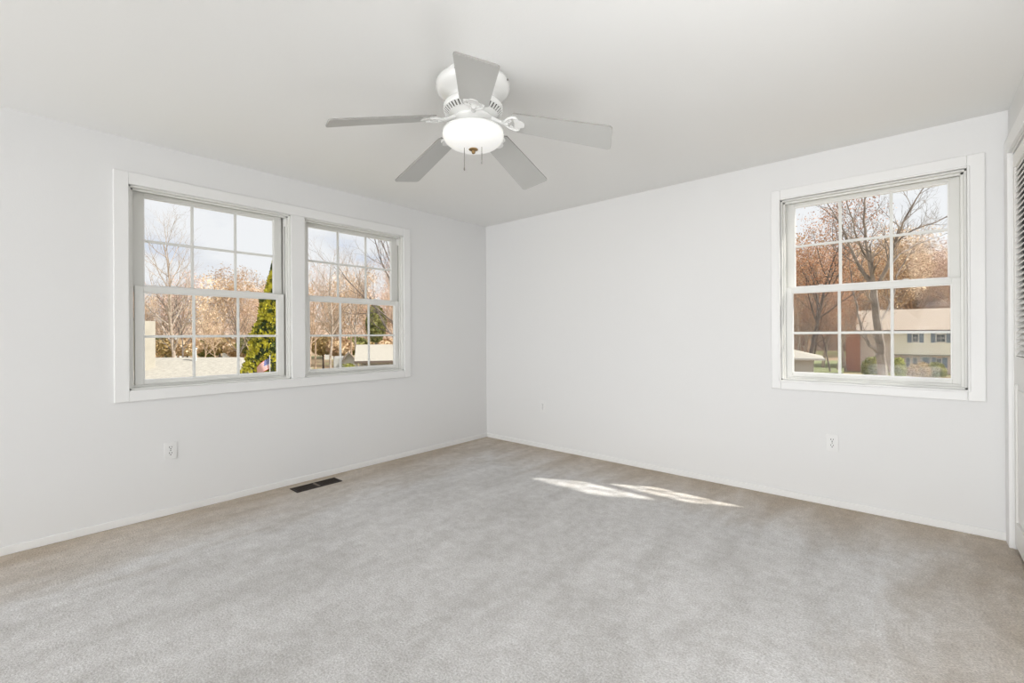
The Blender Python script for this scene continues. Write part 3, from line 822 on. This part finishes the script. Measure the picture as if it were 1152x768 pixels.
# hedge and bushes
crown_tree('garden_bush', 983.5, 414.5, 47, 12, 13.5, M_leaf_olive, 'round dark olive bush left of the trunk before the cream house', 'bush', 3000, 0.10)
crown_tree('garden_bush', 1011, 415, 48, 6.5, 13, M_leaf_lime, 'yellow green bush at the left end of the cream siding', 'bush', 2200, 0.10)
crown_tree('garden_bush', 1027, 418, 49, 5.5, 9, M_leaf_bronze, 'small bronze bush under the lower window of the cream house', 'bush', 1200, 0.09)
crown_tree('garden_bush', 1038, 417, 49, 7.5, 10, M_leaf_bronze, 'wide bronze bush before the porch of the cream house', 'bush', 1500, 0.09)
crown_tree('garden_bush', 1053, 417, 49, 9, 10, M_leaf_olive, 'low dark green bush at the right before the cream house', 'bush', 1800, 0.09)
crown_tree('garden_bush', 393, 425, 37, 11, 17, M_leaf_lime, 'long yellow green hedge before the pale roofed house', 'hedge', 2200, 0.07)

# undergrowth at the foot of the woods
for i in range(16):
    px = 150 + i * 19.5 + rnd.uniform(-6, 6)
    if 325 < px < 338: px += 14
    o = crown_tree('woodland_shrub', px, 389 + rnd.uniform(-2, 3), 60 + rnd.uniform(0, 6), 15, 10, (M_leaf_tan, M_leaf_olive, M_leaf_bronze)[i % 3],
        ('tan', 'olive green', 'bronze')[i % 3] + ' undergrowth shrub at the foot of the woods beyond the left windows', 'shrub', 1600, 0.22)
    o['group'] = 'undergrowth before the woods, ' + ('tan', 'olive', 'bronze')[i % 3]

# evergreen close to the left window
root = empty('evergreen_tree', (0, 0, 0))
c = at(310, 376, 13.4); root.location = (c.x, c.y, GZ)
tag(root, 'yellow green conical evergreen at the right side of the left window', 'tree')
rn = random.Random(5)
top_h = (CAM.z + 88 * 13.4 / FPX) - GZ
def cone_r(t):      # t 0 bottom..1 top
    return min(1.0, 0.23 * (1 - t) * top_h) * min(1, 0.55 + t * 5) + 0.015
lm = MB()
for i in range(17000):
    t = rn.random() ** 1.25
    a = rn.uniform(0, 6.2832); z = 0.25 + t * (top_h - 0.25)
    lump = 1 + 0.30 * noise.noise(Vector((math.cos(a) * 1.6, math.sin(a) * 1.6, z * 1.7))) + 0.10 * noise.noise(Vector((math.cos(a) * 4, math.sin(a) * 4, z * 4)))
    r_ = cone_r(t) * lump * (0.84 + 0.2 * rn.random())
    p = Vector((math.cos(a) * r_, math.sin(a) * r_, z))
    u = Vector((math.cos(a) * 0.7 + rn.gauss(0, .5), math.sin(a) * 0.7 + rn.gauss(0, .5), 0.9 + rn.gauss(0, .4))).normalized(); w = u.orthogonal().normalized()
    s_ = rn.uniform(0.03, 0.07)
    lm.poly([p - u * s_, p + w * s_ * 0.55, p + u * s_, p - w * s_ * 0.55])
lm.build('foliage', M_leaf_green, root)
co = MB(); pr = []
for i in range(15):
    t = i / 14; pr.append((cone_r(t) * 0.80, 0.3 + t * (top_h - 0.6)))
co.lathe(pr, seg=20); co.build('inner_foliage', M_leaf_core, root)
MB().tube([(0, 0, -0.2), (0, 0, 1.0)], [0.12, 0.10], 8).build('trunk', M_bark3, root)

# big spreading tree before the cream house
def limb_tree():
    D = 25
    root = empty('spreading_tree', (0, 0, 0)); c = at(995, 440, D); root.location = (c.x, c.y, GZ)
    tag(root, 'large spreading bare tree with many limbs before the cream house', 'tree')
    off = Vector(root.location)
    mb = MB(); tips = []; r_ = random.Random(21)
    sp = [(5, 5, 7, 0.1, (22, 50), (0.35, 0.6)), (4, 4, 7, 0.1, (25, 50), (0.4, 0.6)), (3, 3, 4, 0.2, (20, 45), (0.4, 0.6)), (2, 3, 0, 0, (0, 0), (0, 0))]
    def limb(pts, r0, r1, dz=(0, 0), ntw=10, tl=1.9):
        P = [at(x, y, D + dz[0] + (dz[1] - dz[0]) * i / (len(pts) - 1)) - off for i, (x, y) in enumerate(pts)]
        Q = []
        for i in range(len(P) - 1):
            for q in range(3):
                Q.append(P[i].lerp(P[i + 1], q / 3) + (Vector((r_.uniform(-1, 1), r_.uniform(-1, 1), r_.uniform(-1, 1))) * 0.03 if (i or q) else Vector()))
        Q.append(P[-1]); n_ = len(Q)
        R_ = [r0 + (r1 - r0) * i / (n_ - 1) for i in range(n_)]
        mb.tube(Q, R_, 8, cap=False)
        for k in range(ntw):
            t = 0.25 + 0.75 * (k + 0.5) / ntw; f = t * (n_ - 1); i = min(int(f), n_ - 2)
            d_ = (Q[i + 1] - Q[i]).normalized()
            nd = rot_dir(d_, math.radians(r_.uniform(22, 55)), k * 2.4 + r_.random())
            grow(mb, r_, Q[i], nd, tl * r_.uniform(0.6, 1.2), max(R_[i] * 0.5, 0.012), 1, sp, tips, 0.10)
        grow(mb, r_, Q[-1], (Q[-1] - Q[-2]).normalized(), tl * 1.2, r1, 1, sp, tips, 0.10)
    limb([(996, 470), (994, 430), (991, 400), (988, 370), (985, 345), (983, 322)], 0.25, 0.15, ntw=2)
    limb([(984, 325), (972, 308), (962, 292), (956, 276), (949, 258), (938, 240)], 0.10, 0.035, (0, 1.5))
    limb([(983, 324), (979, 300), (975, 275), (972, 250), (973, 225), (977, 205)], 0.09, 0.03, (0, 0.8))
    limb([(985, 326), (994, 310), (1001, 292), (1008, 270), (1016, 250), (1030, 225)], 0.11, 0.035, (0, -1))
    limb([(1006, 275), (1018, 264), (1034, 256), (1052, 250), (1066, 243)], 0.05, 0.02, (-0.8, -1.6), 8, 1.5)
    limb([(991, 312), (1000, 300), (1012, 286), (1030, 275), (1050, 268)], 0.055, 0.02, (0.2, 1.8), 8, 1.5)
    limb([(990, 398), (978, 388), (970, 374), (965, 352), (961, 330), (957, 305)], 0.085, 0.03, (0, 1.0), 8, 1.4)
    limb([(988, 366), (998, 350), (1006, 330), (1009, 310), (1020, 290)], 0.07, 0.025, (0, 2.0), 8, 1.4)
    limb([(975, 290), (965, 270), (960, 250), (952, 225)], 0.05, 0.02, (0.3, -1.2), 8, 1.5)
    mb.build('trunk', mat('grey_brown_bark', (0.17, 0.145, 0.125), 0.9, noise_scale=2, col2=(0.40, 0.34, 0.29)), root)
limb_tree()

# ------------------------------------------------------------------ houses (frame: X right of camera, Y away, Z up)
def house_root(name, px, depth, label, rz=0.0, turn=1.0):
    p = at(px, 376, depth)
    root = empty(name, (p.x, p.y, 0), (0, 0, YAW + rz - turn * math.atan((px - 576) / FPX))); tag(root, label, 'house')
    return root
def zz(py, depth): return CAM.z - (py - 376.5) * depth / FPX
def ext_window(root, x0, x1, z0, z1, y=0.0, shut=None):
    fr = MB(); w = 0.09
    fr.box((x0, y - 0.06, z0), (x0 + w, y + 0.02, z1)).box((x1 - w, y - 0.06, z0), (x1, y + 0.02, z1)).box((x0, y - 0.06, z0), (x1, y + 0.02, z0 + w)).box((x0, y - 0.06, z1 - w), (x1, y + 0.02, z1))
    fr.box((x0, y - 0.05, (z0 + z1) / 2 - 0.04), (x1, y + 0.02, (z0 + z1) / 2 + 0.04)); fr.box(((x0 + x1) / 2 - 0.02, y - 0.04, z0), ((x0 + x1) / 2 + 0.02, y, z1))
    f = fr.build('window', M_white_ext, root)
    MB().box((x0 + w, y - 0.02, z0 + w), (x1 - w, y + 0.01, z1 - w)).build('window_glass', M_pane_ext, f)
    if shut:
        for a, c in ((x0 - shut, x0 - 0.02), (x1 + 0.02, x1 + shut)):
            s = MB(); s.box((a, y - 0.05, z0 - 0.05), (c, y, z1 + 0.05))
            for i in range(9):
                z = z0 + (z1 - z0) * (i + 0.5) / 9; s.box((a + 0.04, y - 0.065, z), (c - 0.04, y - 0.05, z + 0.05))
            s.build('shutter', M_shutter, root)

# cream two storey house
D = 55; S = D / FPX * 0.764
R1 = house_root('cream_house', 1006, D, 'cream two storey house with tan roof and blue grey shutters in right window')
X = lambda px: (px - 1006) * S
eav, mid = zz(374, D), zz(400.5, D)
MB().box((0, -0.4, mid), (X(1110), 8, eav)).build('upper_siding', M_siding, R1)
MB().box((0, 0, GZ), (X(1110), 8, mid)).build('lower_wall', M_beige, R1)
MB().box((X(966), 0.1, GZ), (0, 8, eav)).build('side_wing', M_beige, R1)
MB().box((-0.02, -0.5, mid - 0.1), (X(1110), 0, mid + 0.02)).build('overhang_band', M_stucco, R1)
rf = MB(); xl, xr = X(961), X(1113); rid = zz(351, D + 4)
rf.poly([(xl, -0.9, eav), (xr, -0.9, eav), (xr, 4, rid), (xl, 4, rid)]).poly([(xl, 4, rid), (xr, 4, rid), (xr, 8.9, eav), (xl, 8.9, eav)])
rf.poly([(xl, -0.9, eav), (xl, 4, rid), (xl, 8.9, eav)]).poly([(xr, -0.9, eav), (xr, 8.9, eav), (xr, 4, rid)])
rf.poly([(xl, -0.9, eav), (xl, 8.9, eav), (xr, 8.9, eav), (xr, -0.9, eav)])
rf.build('roof', M_roof_tan, R1)
MB().box((xl, -1.0, eav - 0.16), (xr, -0.9, eav + 0.04)).build('gutter', M_darkeave, R1)
ext_window(R1, X(1025.5), X(1033), zz(387, D), zz(377.5, D), -0.4, 0.42)
ext_window(R1, X(1050.5), X(1061), zz(387, D), zz(378, D), -0.4, 0.42)
ext_window(R1, X(1080), X(1089), zz(387, D), zz(378, D), -0.4, 0.42)
ext_window(R1, X(1018.5), X(1024), zz(415, D), zz(404, D), 0)
ext_window(R1, X(1026), X(1031.5), zz(415, D), zz(404, D), 0)
ext_window(R1, X(1051), X(1057), zz(414, D), zz(404, D), 0, 0.45)
dr = MB(); dr.box((X(1034), -0.06, GZ), (X(1037), 0.02, zz(403, D))).box((X(1044), -0.06, GZ), (X(1047), 0.02, zz(403, D))).box((X(1034), -0.08, zz(404, D)), (X(1047), 0.02, zz(402.4, D)))
dr.build('door_surround', M_white_ext, R1)
MB().box((X(1037), -0.02, GZ + 0.3), (X(1044), 0.02, zz(404, D))).build('front_door', M_shutter, R1)
ch = MB(); ch.box((X(948.5), -0.3, GZ), (X(966), 1.4, zz(375, D)))
ch.build('brick_chimney', M_brick, R1)

# small garage at left of the same window
D = 42; S = D / FPX * 0.845
R2 = house_root('garage_building', 900, D, 'small low building with pale roof at the lower left of the right window')
X = lambda px: (px - 900) * S
ea, ri = zz(404.5, D), zz(396, D + 3)
MB().box((X(840), 0, GZ), (X(915), 6, ea)).build('wall', M_grey_ext, R2)
rf = MB(); xl, xr = X(835), X(927); a = [(xl, -0.7, ea), (xr, -0.7, ea), (xr, 6.7, ea), (xl, 6.7, ea)]; r1, r2 = (xl + 3, 3, ri + 0.25), (xr - 3.0, 3, ri + 0.25)
rf.poly([a[0], a[1], r2, r1]).poly([a[1], a[2], r2]).poly([a[2], a[3], r1, r2]).poly([a[3], a[0], r1]).poly(a[::-1])
rf.build('roof', M_roof_pale, R2)
MB().box((xl, -0.8, ea - 0.14), (xr + 0.05, -0.7, ea + 0.03)).build('gutter', M_white_ext, R2)
p1, p2, p3, p4 = at(905, 400, 50), at(948, 400, 50), at(952, 400, 72), at(905, 400, 72)
b = MB(); b.prism([(p.x, p.y) for p in (p1, p2, p3, p4)], GZ - 0.2, GZ + 0.45)
tag(b.build('lawn', M_lawn), 'bright green lawn between the low building and the brick chimney', 'lawn', kind='structure')

# hipped roof neighbour below the left window
D = 15.5
R3 = house_root('neighbor_house', 230, D, 'neighbouring low house with pale hipped roof and cream chimney in left window', turn=0)
S = D / FPX; X = lambda px, d=D: (px - 576) * d / FPX - (230 - 576) * 15.5 / FPX
ea, ri = zz(424.5, D), zz(400, 18)
xl, xr = X(60), X(281)
rf = MB(); a = [(xl, 0, ea), (xr, 0, ea), (xr, 5.0, ea), (xl, 5.0, ea)]; r1, r2 = (xl, 2.5, ri), (X(270, 18), 2.5, ri)
rf.poly([a[0], a[1], r2, r1]).poly([a[1], a[2], r2]).poly([a[2], a[3], r1, r2]).poly([a[3], a[0], r1]).poly(a[::-1])
rf.build('roof', M_roof_pale, R3)
MB().box((xl, -0.10, ea - 0.12), (xr + 0.05, 0, ea + 0.02)).build('gutter', M_white_ext, R3)
MB().box((xl, 0.5, GZ), (xr - 0.5, 4.5, ea)).build('wall', M_stucco, R3)
MB().box((X(128, 16.3), 0.9, ea), (X(160, 16.3), 1.4, zz(358.5, 16.4))).build('chimney', M_stucco, R3)
MB().lathe([(0, zz(389.5, 17.6)), (0.06, zz(389.5, 17.6)), (0.06, ri - 0.3)], (X(219, 17.6), 2.1, 0), 12).build('vent_pipe', M_white_ext, R3)
MB().lathe([(0, 0), (0.085, 0), (0.085, -0.07)], (X(219, 17.6), 2.1, zz(389.2, 17.6)), 12).build('pipe_cap', M_white_ext, R3)

# pale roofed house in the second window
D = 40; S = D / FPX
R4 = house_root('ranch_house', 420, D, 'single storey house with pale roof and grey wall in the middle window')
X = lambda px: (px - 420) * S
ea, ri = zz(404.8, D), zz(386.5, D + 3.5)
MB().box((X(407), 0, GZ), (X(480), 7, ea)).build('wall', M_grey_ext, R4)
rf = MB(); xl, xr = X(400), X(486)
rf.poly([(xl, -0.9, ea), (xr, -0.9, ea), (xr, 3.5, ri), (xl, 3.5, ri)]).poly([(xl, 3.5, ri), (xr, 3.5, ri), (xr, 7.9, ea), (xl, 7.9, ea)])
rf.poly([(xl, -0.9, ea), (xl, 3.5, ri), (xl, 7.9, ea)]).poly([(xr, -0.9, ea), (xr, 7.9, ea), (xr, 3.5, ri)]).poly([(xl, -0.9, ea), (xl, 7.9, ea), (xr, 7.9, ea), (xr, -0.9, ea)])
rf.build('roof', M_roof_pale, R4)
MB().box((xl, -1.0, ea - 0.15), (xr, -0.9, ea + 0.04)).build('gutter', M_darkeave, R4)
ext_window(R4, X(408.5), X(413), zz(413, D), zz(406.8, D), 0)
ext_window(R4, X(416), X(434), zz(411.5, D), zz(407.3, D), 0)
for px_ in (401.5, 405.0, 437):
    MB().box((X(px_), -0.7, GZ), (X(px_) + 0.16, -0.54, ea - 0.1)).build('porch_post', M_white_ext, R4)

# white gabled cottage behind the hedge
D = 52; S = D / FPX
R5 = house_root('white_cottage', 391, D, 'small white gabled house beyond the yellow green hedge in the middle window')
X = lambda px: (px - 391) * S
ea, ri = zz(404, D), zz(396.5, D)
b = MB(); b.box((X(386), 0, GZ), (X(399), 7, ea))
b.poly([(X(386), 0, ea), (X(399), 0, ea), (X(392.5), 0, ri)])
b.build('wall', M_white_ext, R5)
rf = MB()
for s_ in (-1, 1):
    xm, xe = X(392.5), X(392.5) + s_ * 7.6 * S
    P = [(xm, -0.4, ri + 0.12), (xe, -0.4, ea - 0.1), (xe, 7.4, ea - 0.1), (xm, 7.4, ri + 0.12)]
    rf.poly(P).poly([(x, y, z - 0.12) for x, y, z in P][::-1]); rf.poly([P[0], P[1], (P[1][0], P[1][1], P[1][2] - .12), (P[0][0], P[0][1], P[0][2] - .12)])
rf.build('roof', M_roof_tan, R5)
MB().box((X(376), 1.5, GZ), (X(386), 7, zz(402, D))).build('side_wing', M_white_ext, R5)

# further houses glimpsed between the trunks
for i, (px, py0, py1, wpx, dd, lab) in enumerate(((204, 382, 392, 16, 88, 'distant white house between trunks at the left of the left window'),
                                    (262, 381, 391, 20, 90, 'distant white house between trunks right of the left window muntin'),
                                    (372, 384, 394, 16, 90, 'distant white house between trunks in the middle window'))):
    R = house_root('distant_house', px, dd, lab)
    s = dd / FPX
    MB().box((-wpx / 2 * s, 0, GZ), (wpx / 2 * s, 8, zz(py0, dd))).build('wall', M_white_ext, R)
    rf = MB(); e_, r_ = zz(py0, dd), zz(py0 - 5, dd); w_ = wpx / 2 * s + 0.4
    rf.poly([(-w_, -0.5, e_), (w_, -0.5, e_), (w_, 4, r_), (-w_, 4, r_)]).poly([(-w_, 4, r_), (w_, 4, r_), (w_, 8.5, e_), (-w_, 8.5, e_)]).poly([(-w_, -0.5, e_), (-w_, 4, r_), (-w_, 8.5, e_)]).poly([(w_, -0.5, e_), (w_, 8.5, e_), (w_, 4, r_)])
    rf.build('roof', M_grey_ext, R)
    ext_window(R, -w_ * 0.6, -w_ * 0.2, zz(py1, dd) + 0.3, zz(py0, dd) - 0.4)
    ext_window(R, w_ * 0.2, w_ * 0.6, zz(py1, dd) + 0.3, zz(py0, dd) - 0.4)

# striped flag on a pole between the roof and the evergreen
c = at(303.5, 402, 12.3)
FL = empty('garden_flag', (c.x, c.y, GZ), (0, 0, YAW)); tag(FL, 'red and white striped flag with blue canton beside the evergreen', 'flag')
hh = c.z - GZ
MB().tube([(0.02, 0, -0.1), (0, 0, hh + 0.06)], 0.012, 8).build('pole', M_white_ext, FL)
M_red = mat('flag_red', (0.62, 0.10, 0.09), 0.8); M_wht = mat('flag_white', (0.85, 0.82, 0.80), 0.8); M_blu = mat('flag_blue', (0.11, 0.14, 0.38), 0.8)
f = MB(); NS, NX = 13, 12
hoist = Vector((0.0, 0, -0.30)); fly = Vector((-0.36, 0, -0.16))
def fp(u, v, off=0.0):
    return Vector((0, 0, hh)) + hoist * v + fly * u + Vector((0, 0.025 * math.sin(u * 7 + v * 2) + off, -0.10 * u * u))
for i in range(NX):
    for j in range(NS):
        u0, u1, v0, v1 = i / NX, (i + 1) / NX, j / NS, (j + 1) / NS
        mi = 2 if (u1 <= 0.42 and j < 7) else (j % 2 == 1) * 1
        f.poly([fp(u0, v0), fp(u1, v0), fp(u1, v1), fp(u0, v1)], mi)
        f.poly([fp(u0, v1, .002), fp(u1, v1, .002), fp(u1, v0, .002), fp(u0, v0, .002)], mi)
cl = f.build('cloth', [M_red, M_wht, M_blu], FL)
st = MB()
for j in range(5):
    for i in range(5):
        u = 0.05 + 0.075 * i + (0.03 if j % 2 else 0); v = 0.06 + 0.10 * j
        cpt = fp(u, v, -0.002); pts = []
        for q in range(10):
            rr = 0.011 if q % 2 == 0 else 0.0045; t = math.pi / 2 + q * math.pi / 5
            pts.append(cpt + Vector((rr * math.cos(t), 0, rr * math.sin(t))))
        st.poly(pts)
st.build('stars', M_wht, cl)
